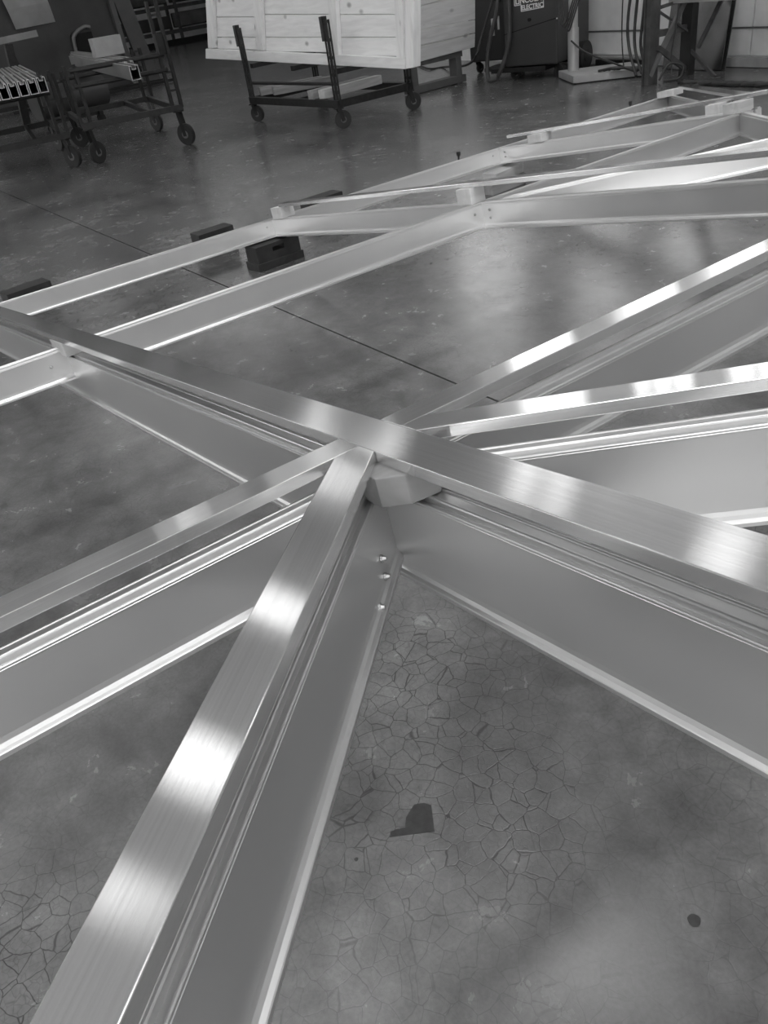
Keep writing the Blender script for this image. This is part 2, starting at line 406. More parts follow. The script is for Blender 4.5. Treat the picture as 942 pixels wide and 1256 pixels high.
tubepoly([(-9.2, 13.70), (-5.0, 9.50), (-4.88, 9.62), (-9.08, 13.82)], (1, -1, 0), 'far diagonal tube at the top right', 0.022)

def beam_prof(D, hw=0.0228):
    """half outline: rib, shelf, bead, web face, cove, foot"""
    h = [(0.0, 0.0055), (0.0070, 0.0055), (0.0078, 0.0068), (0.0095, 0.0075), (0.0112, 0.0068), (0.0122, 0.005), (0.0126, -0.002),
         (hw-0.0042, -0.0022), (hw-0.0034, 0.0), (hw-0.0018, 0.0006), (hw-0.0006, -0.0004), (hw-0.0006, -0.0028), (hw, -0.0034), (hw, -0.0050),
         (hw-0.0008, -0.0056), (hw-0.0008, -D+0.020), (hw, -D+0.013), (hw+0.003, -D+0.0085), (hw+0.0075, -D+0.0065), (hw+0.0085, -D+0.0055), (hw+0.0085, -D)]
    return h + [(-x, z) for x, z in h[::-1][:-1]]
def beam(a, b, top, D, label=None, plate=None):
    o = link('beam', extrude(beam_prof(D*U), (a[0]*U, a[1]*U, -top*U), (b[0]*U, b[1]*U, -top*U)), M_BEAM, lower)
    if label: o['label'] = label
    return o
bmain = beam((-9.95, .084), (3.6, .084), .1735, .3537, 'long deep beam under the longest tube')
bleft = beam((-.086, -2.9), (-.086, -.03), .1187, .251, 'beam under the tube to the left edge')
brup = beam((-.086, .14), (-.086, 4.55), .1187, .251, 'beam under the tube to the upper right')
bfront = beam((-.238, .12), (1.93, -2.048), .1609, .303, 'near beam running down to the bottom edge')
brmid = beam((-.02, .1014), (3.1, 3.2214), .1187, .345, 'beam under the tube to the right edge')
bcol2a = beam((-4.79, -1.9), (-4.79, .03), .1187, .251)
bcol2 = beam((-4.79, .14), (-4.79, 9.35), .1187, .251, 'second beam crossing the grid')
bcol3 = beam((-9.80, .14), (-9.80, 14.1), .1187, .251, 'outermost beam, lying on the black blocks')
brow1 = beam((-9.75, 4.64), (0.0, 4.64), .1187, .251, 'beam of the second row, under the crossing tube')
brow2 = beam((-9.75, 9.42), (-4.70, 9.42), .1187, .251)
bdg1 = beam((-4.7, 4.64), (-2.35, 6.99), .1187, .251)
bdg2 = beam((-9.75, 14.15), (-4.83, 9.23), .1187, .251)
bdg3 = beam((-4.83, 9.23), (-2.45, 6.85), .1187, .251)
bx = beam((-7.3, 9.42), (-4.83, 9.3), .1187, .251)
def bolt(par, p, nrm, r=0.0042):
    p = Vector(p)*U; nrm = Vector(nrm).normalized()
    bm = bmesh.new(); cyl(bm, p-nrm*0.001, p+nrm*0.0016, r*1.35, seg=16); cyl(bm, p+nrm*0.0016, p+nrm*0.0065, r, r*0.62, 12)
    o = link('bolt', bm, M_BOLT, par, True); return o
for q in ((.099, -.1285, -.338), (.104, -.135, -.405), (.20, -.2335, -.437)): bolt(bfront, q, (1, 1, 0))
NX = -4.79 + .0578; NX3 = -9.80 + .0578
bolt(bcol2a, (NX, -.124, -.222), (1, 0, 0))
bolt(bcol2, (NX, 4.47, -.20), (1, 0, 0)); bolt(bcol3, (NX3, 4.47, -.20), (1, 0, 0))
for q in (-.18, -.26): bolt(brow1, (-4.62, 4.5822, q), (0, -1, 0)); bolt(brow2, (-9.6, 9.362, q), (0, -1, 0))
bolt(bcol3, (NX3, 9.2, -.2), (1, 0, 0)); bolt(bdg3, (-4.72, 9.05, -.22), (1, 1, 0))
# gusset that closes the corner between near beam and long beam
def rotblk(name, label, x0, x1, y0, y1, zb, zt, m, cat='block', group='wood blocks between the two frames'):
    """a spacer resting on the beams: its own top-level object, tilted with the frame"""
    o = link(name, B((0, 0, 0), ((x1-x0)*U, (y1-y0)*U, (zt-zb)*U), 0, 0.0018), m)
    o.matrix_world = FM @ Matrix.Translation(((x0+x1)/2*U, (y0+y1)/2*U, (zt+zb)/2*U))
    return tag(o, label, cat, group)
# hub block: six-sided offcut
poly = [(-.20, -.02), (-.02, -.075), (.06, -.085), (.115, -.085), (.185, -.012), (.205, .10), (.15, .155), (-.2, .155)]
hb = link('spacer_block', prism([(x*U, y*U) for x, y in poly], -(.1735-.017)*U, -(S+.001)*U, 0.002, (1, 0, 0)), M_HUBW)
hb.matrix_world = FM; tag(hb, 'grey chamfered wood block under the hub where the bright tubes meet', 'block', 'wood blocks between the two frames')
ZB = -.1187+.0145; ZT = -S-.001
rotblk('spacer_block', 'small wood block under the long tube near the left edge', -4.98, -4.55, -.01, .18, -.159, ZT, M_BLOCKW)
rotblk('spacer_block', 'pale wood block at the left end of the crossing tube, on the outermost beam corner', -9.62, -9.30, 4.55, 4.78, ZB, ZT+0.0395/U, M_BLOCKP)
rotblk('spacer_block', 'pale wood block where the second crossing beam meets the second row', -5.02, -4.79, 4.50, 4.70, ZB, ZT+0.0395/U, M_BLOCKP)
rotblk('spacer_block', 'pale wood block near the left end of the far tube', -8.95, -8.62, 9.33, 9.58, ZB, ZT+0.0275/U, M_BLOCKP)
rotblk('spacer_block', 'pale wood block on the far right corner, left of the pair', -5.42, -5.20, 9.30, 9.58, ZB, ZT+0.0275/U, M_BLOCKP)
rotblk('spacer_block', 'grey wood block on the far right corner, right of the pair', -4.98, -4.72, 9.06, 9.34, ZB, ZT+0.0275/U, M_BLOCKW)
rotblk('spacer_block', 'pale wood block on the farthest corner at the top right', -9.75, -9.35, 13.75, 14.05, ZB, ZT+0.0215/U, M_BLOCKP)

# ------------------------------------------------------------------ blocks on the floor
def handle_block(loc, rz, L, W, H, label, layers=1):
    t = thing('support_block', label, 'block', loc, rz, 'black blocks along the outermost beam')
    bm = bmesh.new(); z0 = 0.0
    if layers == 2:
        link('base_slab', B((0, 0, 0.022), (W+0.02, L+0.02, 0.044), 0, 0.003), M_BLOCK, t); z0 = 0.044
    h = H-z0; s = L*0.28; zs = z0+h*0.62
    # body with an open hand slot through it
    for yy in (-1, 1): box(bm, (0, yy*(L/2+s/2)/2, z0+h/2), (W, L/2-s/2, h))
    box(bm, (0, 0, z0+(zs-0.012-z0)/2), (W, s, zs-0.012-z0)); box(bm, (0, 0, (zs+0.014+z0+h)/2), (W, s, z0+h-zs-0.014))
    bmesh.ops.remove_doubles(bm, verts=bm.verts[:], dist=1e-5)
    link('body', bm, M_BLOCK, t)
    return t
bz = FM @ Vector((-9.8*U, 4.6*U, -.3697*U))
handle_block((bz.x+0.03, 1.70, 0), 0.05, 0.30, 0.13, bz.z-0.004, 'black slotted support block under the corner of the outermost beam', 2)
handle_block((-4.22, 0.385, 0), 0.12, 0.26, 0.12, 0.15, 'black support block behind the outermost beam, nearest the left edge')
handle_block((-4.22, 1.59, 0), 0.05, 0.25, 0.12, 0.15, 'black support block behind the outermost beam, middle of three')
handle_block((-4.22, 2.43, 0), 0.05, 0.28, 0.12, 0.15, 'black support block behind the outermost beam, farthest of three')
st = thing('timber_stack', 'stack of short timber offcuts under the far corner of the frame', 'timber', (-3.58, 3.50, 0), 0.1)
link('timber', B((0, 0, 0.035), (0.15, 0.34, 0.07), 0, 0.003), M_LUMBER, st)
link('timber', B((0.005, 0.02, 0.1), (0.12, 0.30, 0.058), 0.06, 0.003), M_BLOCKW, st)
# stains
sp = [(478, 1027), (479, 1020), (497, 1015), (498, 1003), (508, 987), (520, 985), (529, 988), (533, 1020), (500, 1024)]
pts = [at(p) for p in sp]; c = sum(pts, Vector())/len(pts)
o = link('oil_stain', prism([((p-c).x, (p-c).y) for p in pts][::-1], 0.0, 0.0008), M_STAIN); o.location = (c.x, c.y, 0.0002)
tag(o, 'dark wedge-shaped stain on the cracked floor right of the near beam', 'stain')
for (px, py, r, lb) in ((852, 1129, 0.011, 'small round dark spot on the floor at the lower right'), (437, 1054, 0.004, 'tiny dark fleck on the floor below the wedge-shaped stain')):
    c = at((px, py)); o = link('floor_spot', prism([(r*random.uniform(.8, 1.15)*math.cos(k*PI/6), r*random.uniform(.8, 1.15)*math.sin(k*PI/6)) for k in range(12)], 0, 0.0007), M_STAIN)
    o.location = (c.x, c.y, 0.0002); tag(o, lb, 'stain')

# ------------------------------------------------------------------ carts
def caster(parent, loc, r, rz, w=0.045):
    x, y, zt = loc
    f = bmesh.new()
    box(f, (x, y, zt-0.006), (0.09, 0.08, 0.012), rz)
    ca, sa = math.cos(rz), math.sin(rz); off = 0.03
    wx, wyy = x+ca*off, y+sa*off
    for s in (-1, 1):
        ox, oy = -sa*s*(w/2+0.006), ca*s*(w/2+0.006)
        bar(f, (x+ox, y+oy, zt-0.012), (wx+ox, wyy+oy, r*0.85), 0.005, 0.045, (ca, sa, 0))
    fo = link('caster_fork', f, M_CART, parent)
    b = bmesh.new(); cyl(b, (wx-sa*w/2, wyy+ca*w/2, r), (wx+sa*w/2, wyy-ca*w/2, r), r, seg=28)
    bmesh.ops.bevel(b, geom=[e for e in b.edges if len(e.link_faces) == 2 and e.calc_face_angle(0) > 1], offset=0.008, segments=2, affect='EDGES')
    wo = link('caster_wheel', b, M_RUBBER, fo, True)
    b = bmesh.new(); cyl(b, (wx-sa*(w/2+.004), wyy+ca*(w/2+.004), r), (wx+sa*(w/2+.004), wyy-ca*(w/2+.004), r), r*0.36, seg=18)
    link('wheel_hub', b, M_RACKL, fo, True)
def stake(parent, x, y, z0, z1, dirx, diry, cap=True, n=5):
    """ladder-like upright: flat bars with rungs between them"""
    b = bmesh.new(); g = 0.055
    for s in (-1, 0, 1):
        ox, oy = dirx*g*s, diry*g*s
        cyl(b, (x+ox, y+oy, z0), (x+ox, y+oy, z1-(0.03 if s else 0)), 0.011 if s else 0.016, seg=8)
    for k in range(n):
        z = z0+(z1-z0)*(k+0.7)/n
        bar(b, (x-dirx*g, y-diry*g, z), (x+dirx*g, y+diry*g, z), 0.016, 0.03)
    o = link('stake', b, M_CART, parent)
    if cap: link('pad', B((x-dirx*g*1.1, y-diry*g*1.1, z1-0.11), (0.05, 0.05, 0.22), 0, 0.006), M_RUBBER, o)
    return o
# crate cart, standing square to the floor joint
cc = thing('stake_cart', 'black steel stake cart on casters carrying the pine crate', 'cart', (0, 0, 0))
X0, X1, Y0, Y1 = -9.22, -7.27, 4.60, 5.56
ZR = 0.245
b = bmesh.new()
bar(b, (X0-.04, Y0, ZR), (X1+.04, Y0, ZR), 0.06, 0.075); bar(b, (X0-.04, Y1, ZR), (X1+.04, Y1, ZR), 0.06, 0.075)
bar(b, (X1, Y0, ZR), (X1, Y1, ZR), 0.06, 0.075); bar(b, (X0, Y0, ZR), (X0, Y1, ZR), 0.06, 0.075); bar(b, (-8.2, Y0, ZR), (-8.2, Y1, ZR), 0.05, 0.06)
link('deck_frame', b, M_CART, cc)
for x, y, rz in ((X0, Y0, 0.5), (X1, Y0, 1.3), (X1, Y1, 1.25), (X0, Y1, 0.3)): caster(cc, (x, y, ZR-.037), 0.09, rz)
for x, y in ((X0, Y0), (X1, Y0)): stake(cc, x, y, ZR, 1.05, 1, 0)
for x, y in ((X1, Y1), (X0, Y1)): stake(cc, x, y, ZR, 0.62, 1, 0, False, 3)
b = bmesh.new(); cyl(b, (X0, Y0+.03, 0.43), (X1, Y0+.03, 0.43), 0.018, seg=10); link('side_rail', b, M_CART, cc)
b = bmesh.new()
for x, z in ((X0+.05, .612), (-8.2, .578), (X1-.02, .545)): bar(b, (x, Y0+.05, z), (x, Y1, z), 0.06, 0.05)
bar(b, (-8.17, Y0+.6, .53), (X1-.05, Y1-.3, .53), 0.05, 0.04)
link('bolster', b, M_CART, cc)
# lumber lying on the lower deck
for i, (x, y, rz, L, z, lb) in enumerate(((-7.62, 5.02, 0.12, 0.86, .33, 'thick timber beam on the lower deck of the crate cart, nearest the right end'),
        (-7.82, 5.0, 0.12, 0.86, .325, 'timber beam on the lower deck, second from the right end'),
        (-8.75, 5.1, -0.35, 0.8, .325, 'weathered timber on the lower deck at the left half of the crate cart'),
        (-9.0, 5.05, -0.35, 0.8, .325, 'timber beam on the lower deck, farthest left'))):
    o = link('timber_beam', B((0, 0, 0), (0.10, L, 0.09), 0, 0.006), M_LUMBER if i else M_BLOCKW); o.location = (x, y, z+.003); o.rotation_euler = (0, 0, rz)
    tag(o, lb, 'timber', 'timbers on the crate cart')

# pine crate: boards, studs and a sill, standing upright on the bolsters
cr = thing('pine_crate', 'large pine board crate with upright studs resting on the black stake cart', 'crate', (-8.3, 4.80, 0.62))
PLN = (0, 1, 0)
def q4(p4, y, th):
    """four photograph corners on the crate face y -> a board th thick"""
    b = bmesh.new(); f = []; g = []
    for p in p4:
        w = at(p, n=PLN, d=y); f.append(b.verts.new((w.x+8.3, y-4.80, w.z-0.62))); g.append(b.verts.new((w.x+8.3, y-4.80+th, w.z-0.62)))
    b.faces.new(f); b.faces.new(g[::-1])
    for i in range(4): b.faces.new((f[i], f[(i+1) % 4], g[(i+1) % 4], g[i]))
    bmesh.ops.recalc_face_normals(b, faces=b.faces[:])
    bmesh.ops.bevel(b, geom=b.edges[:], offset=0.004, segments=1, affect='EDGES')
    return b
FY = 4.78
# sill, studs
def sl(x): return 72.0 + (x-253)*0.0535           # bottom edge of the crate in the photograph
link('sill_board', q4([(252, sl(252)), (497, sl(497)), (497, sl(497)-14), (252, sl(252)-12)], FY, 0.04), M_PINE, cr)
for xb0, xb1, xt0, xt1 in ((255, 263, 249, 258), (313.5, 322, 307, 317), (406, 415, 398, 408), (486, 495, 481, 491)):
    yb = sl(xb0)-13
    link('stud', q4([(xb0, yb), (xb1, yb), (xt1, -60), (xt0, -60)], FY, 0.05), M_PINEV, cr)
link('corner_post', q4([(497.5, 84.5), (507, 83), (507, -60), (496, -60)], FY-.02, 0.09), M_PINEV, cr)
bx_ = (255, 318, 411, 490)
for k in range(3):
    x0, x1 = bx_[k]+1, bx_[k+1]
    lv = [sl(x0)-12, 46, 21-3*(k > 0), -6, -32, -60]
    for j in range(5):
        link('board', q4([(x0, lv[j]-.35), (x1, lv[j]-.35+(1.0 if j == 0 else 0)), (x1, lv[j+1]+.35), (x0, lv[j+1]+.35)], FY+.052, 0.022), M_PINE, cr)
link('rear_panel', B((0.0, 0.10, 0.45), (4.0, 0.02, 0.66)), M_PINE, cr)
# second crate, turned side-on behind the cart
c2 = thing('board_stack', 'upright stack of wide pine boards between the crate and the welding machine', 'panel', (-8.2, 6.8, 0))
PX = -8.2
def q4x(p4, x, th):
    b = bmesh.new(); f = []; g = []
    for p in p4:
        w = at(p, n=(1, 0, 0), d=x); f.append(b.verts.new((x+8.2, w.y-6.8, w.z))); g.append(b.verts.new((x+8.2-th, w.y-6.8, w.z)))
    b.faces.new(f); b.faces.new(g[::-1])
    for i in range(4): b.faces.new((f[i], f[(i+1) % 4], g[(i+1) % 4], g[i]))
    bmesh.ops.recalc_face_normals(b, faces=b.faces[:])
    bmesh.ops.bevel(b, geom=b.edges[:], offset=0.004, segments=1, affect='EDGES')
    return b
L_ = [(516, 76), (513, 56.5), (511.5, 37), (510.5, 8), (509.5, -22)]; R_ = [(582.5, 58), (583, 40.5), (583, 24), (583, -9), (583, -36)]
for j in range(4):
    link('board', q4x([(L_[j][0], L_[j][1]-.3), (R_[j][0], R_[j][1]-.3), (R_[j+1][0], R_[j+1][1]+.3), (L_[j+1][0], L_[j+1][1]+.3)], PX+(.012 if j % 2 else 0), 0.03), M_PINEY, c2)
b = bmesh.new(); 
for y in (-0.42, 0.30): box(b, (-0.09, y, 0.15), (0.14, 0.09, 0.30))
box(b, (-0.09, -0.05, 0.05), (0.16, 0.9, 0.08)); box(b, (-0.09, -0.05, 0.335), (0.12, 0.86, 0.07)); link('trestle', b, plain('shaded_timber', .09, .7), c2)  # supports toned dark to paint in the shade beneath the boards

# ------------------------------------------------------------------ the two carts at the left
def left_cart(label, w1, w2, length, ang, hr, posts, bars, upper_bar=0):
    """w1, w2: the two near casters; the deck runs away from them"""
    a, b_ = Vector((w1[0], w1[1], 0)), Vector((w2[0], w2[1], 0))
    t = thing('stake_cart', label, 'cart', (0, 0, 0))
    d = Vector((math.cos(ang), math.sin(ang), 0))
    A, Bq, C_, D_ = a, b_, b_+d*length, a+d*length
    b = bmesh.new(); up = Vector((0, 0, hr))
    e = (Bq-A).normalized()
    for p, q in ((A-e*.05, Bq+e*.06), (Bq, C_), (C_+e*.05, D_-e*.05), (D_, A)): bar(b, p+up, q+up, 0.05, 0.06)
    bar(b, (Bq+up)*.7+(A+up)*.3, (C_+up)*.7+(D_+up)*.3, .04, .05)
    link('deck_frame', b, M_CART, t)
    for p, rz in ((A, 2.0), (Bq, 0.5), (C_, 0.3), (D_, 0.9)): caster(t, (p.x, p.y, hr-.03), 0.115, rz)
    for (p, z1) in ((A, posts[0]), (Bq, posts[1]), (C_, posts[2]), (D_, posts[3])):
        s = bmesh.new()
        for o_ in (-0.05, 0.05):
            q = p+e*o_; bar(s, (q.x, q.y, hr), (q.x, q.y, z1), 0.034, 0.036)
        for z in [hr+0.18*k for k in range(1, int((z1-hr)/0.18)+1)]:
            bar(s, (p-e*.05)+Vector((0, 0, z)), (p+e*.05)+Vector((0, 0, z)), 0.014, 0.022)
        so = link('stake', s, M_CART, t)
    s = bmesh.new()
    cyl(s, A+Vector((0, 0, bars)), Bq+Vector((0, 0, bars)), 0.024, seg=10); cyl(s, D_+Vector((0, 0, bars)), C_+Vector((0, 0, bars)), 0.024, seg=10)
    if upper_bar: cyl(s, A+Vector((0, 0, upper_bar)), Bq+Vector((0, 0, upper_bar)), 0.026, seg=10)
    link('cross_bar', s, M_CART, t)
    return t, A, Bq, C_, D_, d, e
ANG = math.atan2(0.37, -1.82)
t1, A1, B1, C1, D1, d1, e1 = left_cart('dark stake cart at the left, right one of two, holding extrusions and a carton', (-9.02, 2.44), (-8.79, 3.43), 1.80, ANG, 0.39, (0.98, 1.42, 0.96, 0.86), 0.775, 0.925)
link('bracket', B((B1.x, B1.y, 1.02), (0.05, 0.13, 0.2), 0.2, 0.005), M_CART, t1)
t2, A2, B2, C2, D2, d2, e2 = left_cart('dark stake cart cut by the left edge, with open channels on top', (-9.33, 1.20), (-9.23, 2.22), 1.75, ANG, 0.33, (0.95, 0.96, 0.9, 0.9), 0.76)

def channel(w, h, L, t_=0.006):
    """open-ended extrusion with a notched top, open end at y=0, running to -y... along local x"""
    o = [(-w/2, 0), (w/2, 0), (w/2, h), (w*0.22, h), (w*0.22, h-.018), (w*0.08, h-.018), (w*.08, h-.006), (-w*.08, h-.006), (-w*.08, h-.018), (-w*.22, h-.018), (-w*.22, h), (-w/2, h)]
    i = [(-w/2+t_, t_), (w/2-t_, t_), (w/2-t_, h-.024), (-w/2+t_, h-.024)]
    bm = bmesh.new()
    for (x0, x1, z0, z1) in ((-w/2, w/2, 0, t_), (-w/2, -w/2+t_, t_, h), (w/2-t_, w/2, t_, h)):
        box(bm, (L/2, (x0+x1)/2, (z0+z1)/2), (L, x1-x0, z1-z0))
    for s in (-1, 1):
        box(bm, (L/2, s*(w/2-t_-w*.12), h-t_/2), (L, w*.24, t_)); box(bm, (L/2, s*(w*.22), h-.02), (L, t_*.7, .03))
    box(bm, (L/2, 0, h-.034), (L, w*.44, t_*.7))
    box(bm, (L-0.02 if False else L/2, 0, h/2), (0.01, w-2*t_, h-2*t_))
    uvs(bm, (1, 0, 0)); return bm
zc = 0.785
ends2 = [(-8.95, 2.10), (-8.97, 2.005), (-8.99, 1.91), (-9.01, 1.815), (-9.03, 1.72), (-9.05, 1.625), (-9.07, 1.53)]
names = ('rightmost', 'second from right', 'third from right', 'fourth from right', 'fifth from right', 'at the edge of the picture', 'cut off by the left edge')
for k, (x, y) in enumerate(ends2):
    o = link('open_channel', channel(0.085, 0.14, 4.6), M_OLD); o.location = (x, y, zc+.001); o.rotation_euler = (0, 0, ANG)
    tag(o, 'open-ended aluminium channel on the left cart, '+names[k], 'channel', 'channels on the left cart')
EX0 = at((168, 98), 0.802)
for k in range(3):
    p = EX0 - e1*0.105*(-k) + d1*(0.9*k)
    o = link('long_extrusion', channel(0.09, 0.125, 5.6), M_OLD); o.location = (p.x, p.y, 0.802); o.rotation_euler = (0, 0, ANG)
    tag(o, ('long aluminium extrusion on the camera side of the three, its dark open end sticking out', 'long aluminium extrusion in the middle under the carton', 'long aluminium extrusion nearest the tall right stake')[k], 'extrusion', 'extrusions on the right-hand dark cart')
CB = at((134, 68), 0.93)
ct = thing('carton', 'small cardboard carton with a pale label on the aluminium extrusions', 'box', (CB.x, CB.y, 0.929), ANG+0.02)
link('body', B((0, 0, 0.105), (0.30, 0.36, 0.21), 0, 0.004), M_CARD, ct)
link('shipping_label', B((0.1515, -0.05, 0.115), (0.002, 0.15, 0.13)), M_WHITE, ct)

# dark hopper behind the carts
hp = thing('steel_hopper', 'huge dark sheet-steel hopper behind the left carts', 'hopper', (-17.6, 5.0, 0))
b = bmesh.new(); box(b, (-0.7, -0.35, 1.35), (1.4, 3.1, 2.5)); link('body', b, M_DARK, hp)
b = bmesh.new(); bar(b, (0.06, 1.2, 0.14), (0.06, 1.15, 2.6), 0.10, 0.12); bar(b, (0.02, 1.62, 0.05), (0.02, 1.25, 2.6), 0.32, 0.10, (1, 0, 0)); link('corner_flange', b, plain('flange_paint', 0.075, 0.5), hp)
b = bmesh.new(); bar(b, (0.05, -1.8, 0.12), (0.1, 1.8, 0.06), 0.10, 0.07); bar(b, (0.25, -1.4, 0.05), (0.3, 1.95, 0.05), 0.08, 0.05); link('skid', b, M_CART, hp)
b = bmesh.new(); tube(b, [(0.06, 0.20, 0.55), (0.06, 0.22, 1.0), (0.07, 0.30, 1.14), (0.07, 0.5, 1.22), (0.07, 0.62, 1.20)], 0.035); link('bent_handle', b, plain('handle_grey', 0.16, 0.5), hp)
link('hatch', B((0.02, 0.42, 0.82), (0.05, 0.42, 0.62)), M_DARKER, hp)
# sheet on the hopper
b = bmesh.new(); V = []
for k in range(7):
    s = k/6
    z = 1.36+0.65*s; x = -17.54+0.05*math.sin(s*3); 
    V.append((b.verts.new((x, 4.22-0.10*s, z)), b.verts.new((x, 4.99-0.06*s, z+0.02))))
for p, q in zip(V, V[1:]): b.faces.new((p[0], p[1], q[1], q[0]))
r = bmesh.ops.solidify(b, geom=b.faces[:], thickness=0.006)
o = link('curled_sheet', b, plain('glossy_film', 0.55, 0.25, 0, 0.15, 3)); tag(o, 'pale glossy sheet hanging on the dark hopper at the top left corner', 'sheet')
b = bmesh.new(); bar(b, (-14.5, 2.75, 1.175), (-14.5, 3.75, 1.19), 0.05, 0.09); 
sb = thing('sawhorse', 'grey channel on a dark post at the left edge behind the open channels', 'stand', (-14.5, 3.2, 0))
b.free(); b = bmesh.new(); bar(b, (0, -0.6, 1.23), (0, 0.54, 1.27), 0.06, 0.09); link('channel', b, plain('channel_grey', 0.22, 0.5), sb)
b = bmesh.new(); bar(b, (0, -0.1, 0), (0, 0.05, 1.19), 0.12, 0.10); bar(b, (0, 0.2, 0), (0, 0.05, 1.19), 0.05, 0.05); link('post', b, M_CART, sb)
dr = thing('steel_drum', 'dark drum lying on a low dolly between the two left carts', 'drum', (-13.2, 3.35, 0))
b = bmesh.new(); cyl(b, (0.1, -0.35, 0.42), (-0.1, 0.75, 0.42), 0.24, seg=28); link('shell', b, M_DARK, dr, True)
b = bmesh.new()
for y in (-0.25, 0.55):
    cyl(b, (0.1, y, 0.06), (0.16, y, 0.06), 0.06, seg=16); bar(b, (0, y, 0.10), (0, y, 0.2), 0.06, 0.4)
bar(b, (0, -0.3, 0.13), (0, 0.6, 0.13), 0.3, 0.04); link('dolly', b, M_CART, dr)

# far storage rack
fr = thing('pallet_rack', 'far storage rack with dark wrapped bundles at the back of the hall', 'rack', (-33.2, 14.2, 0))
b = bmesh.new()
for y in (-2.3, 0.1, 2.4):
    for x in (0, -0.9): bar(b, (x, y, 0), (x, y, 3.0), 0.10, 0.10)
for z in (0.45, 1.25, 2.2): bar(b, (0, -2.3, z), (0, 2.4, z), 0.06, 0.13)
link('uprights', b, M_RACK, fr)
for k, (y, z, sy, sz, m) in enumerate(((-1.2, 0.75, 2.0, 0.42, M_DARK), (1.2, 0.78, 2.1, 0.5, M_SHEET), (-1.2, 1.6, 2.0, 0.5, M_SHEET), (1.2, 1.65, 2.0, 0.6, M_DARK))):
    o = link('wrapped_bundle', B((0, 0, 0), (0.8, sy, sz), 0, 0.05), m); o.location = (-33.6, 14.2+y, z+.02)
    tag(o, 'bundle on the far storage rack, '+('lower left', 'pale one at lower right', 'pale one at upper left', 'upper right')[k], 'bundle', 'bundles on the far rack')
link('floor_beam', B((0, 0.1, 0.1), (0.3, 4.4, 0.2)), M_DARKER, fr)

# ------------------------------------------------------------------ welding machines
wr = math.atan2(0.203, 0.674)
wm = thing('welding_machine', 'dark wheeled welding machine with a white nameplate, front one', 'welder', (-7.135, 7.31, 0), wr)
b = bmesh.new(); box(b, (0, 0.42, 0.72), (0.70, 0.84, 1.12), 0, 0.02); link('body', b, M_WELD, wm)
b = bmesh.new(); bar(b, (-0.35, -0.004, 0.505), (0.35, -0.004, 0.625), 0.004, 0.010); link('panel_seam', b, M_DARKER, wm)
b = bmesh.new(); cyl(b, (0.0, 0.001, 0.635), (0.0, -0.018, 0.635), 0.019, seg=20); link('socket', b, M_DARKER, wm, True)
b = bmesh.new(); cyl(b, (0.352, 0.0, 0.62), (0.352, -0.01, 0.62), 0.008, seg=12); link('stud_screw', b, M_WHITE, wm)
# nameplate: plate outline, two words
b = bmesh.new()
pl = [(-0.19, 0.885), (0.185, 0.895), (0.185, 0.745), (-0.105, 0.727), (-0.105, 0.795), (-0.19, 0.79)]
for i in range(len(pl)):
    p, q = pl[i], pl[(i+1) % len(pl)]; bar(b, (p[0], -0.004, p[1]), (q[0], -0.004, q[1]), 0.004, 0.008)
np_ = link('nameplate', b, M_WHITE, wm)
def text(body, size, loc, parent, m, sx=1.0):
    cu = bpy.data.curves.new('lettering', 'FONT'); cu.body = body; cu.size = size; cu.extrude = 0.0012; cu.align_x = 'CENTER'; cu.offset = 0.0018
    tmp = bpy.data.objects.new('tmp', cu); COL.objects.link(tmp); bpy.context.view_layer.update()
    me = bpy.data.meshes.new_from_object(tmp.evaluated_get(bpy.context.evaluated_depsgraph_get())); bpy.data.objects.remove(tmp)
    me.materials.append(m); me.name = 'lettering'
    o = bpy.data.objects.new('lettering', me); COL.objects.link(o); o.parent = parent; o.location = loc
    o.rotation_euler = (PI/2, -0.04, 0); o.scale = (sx, 1, 1); return o
text('LINCOLN', 0.082, (-0.005, -0.004, 0.81), np_, M_WHITE, 0.98)
text('ELECTRIC', 0.066, (0.04, -0.004, 0.745), np_, M_WHITE, 0.98)
b = bmesh.new(); box(b, (-0.2, 0.2, 0.12), (0.75, 0.35, 0.05)); box(b, (0.05, 0.62, 0.14), (0.6, 0.3, 0.05)); link('undercarriage', b, M_CART, wm)
for y in (0.25,):
    b = bmesh.new(); cyl(b, (0.38, 0.55, 0.16), (0.46, 0.55, 0.16), 0.16, seg=32); o = link('wheel', b, M_RUBBER, wm, True)
    b = bmesh.new(); cyl(b, (0.37, 0.55, 0.16), (0.465, 0.55, 0.16), 0.07, seg=20); link('wheel_hub', b, M_CART, o, True)
for x in (-0.30, 0.28): caster(wm, (x, 0.10, 0.165), 0.065, 1.2, 0.035)
# open left side: dark frame and gas fittings
b = bmesh.new(); box(b, (-0.45, 0.30, 0.62), (0.06, 0.3, 0.95)); box(b, (-0.57, 0.28, 0.13), (0.30, 0.34, 0.04)); link('side_frame', b, M_BLACK, wm)
b = bmesh.new(); cyl(b, (-0.56, 0.10, 0.50), (-0.56, 0.10, 0.68), 0.02, seg=12); cyl(b, (-0.48, 0.10, 0.56), (-0.48, 0.10, 0.70), 0.014, seg=10); link('gas_fitting', b, M_POST, wm, True)
b = bmesh.new(); cyl(b, (-0.62, 0.12, 0.98), (-0.44, 0.12, 0.92), 0.09, seg=16); link('wire_feeder', b, M_CART, wm, True)
def cablething(name, label, pts, r, m=M_CABLE, grp=None):
    b = bmesh.new(); tube(b, pts, r); o = link(name, b, m, None, True); return tag(o, label, 'cable', grp)
W = lambda x, y, z: wm_m @ Vector((x, y, z))
wm_m = Matrix.Translation((-7.135, 7.31, 0)) @ Matrix.Rotation(wr, 4, 'Z')
M_HOSE = plain('grey_hose', 0.045, 0.5)
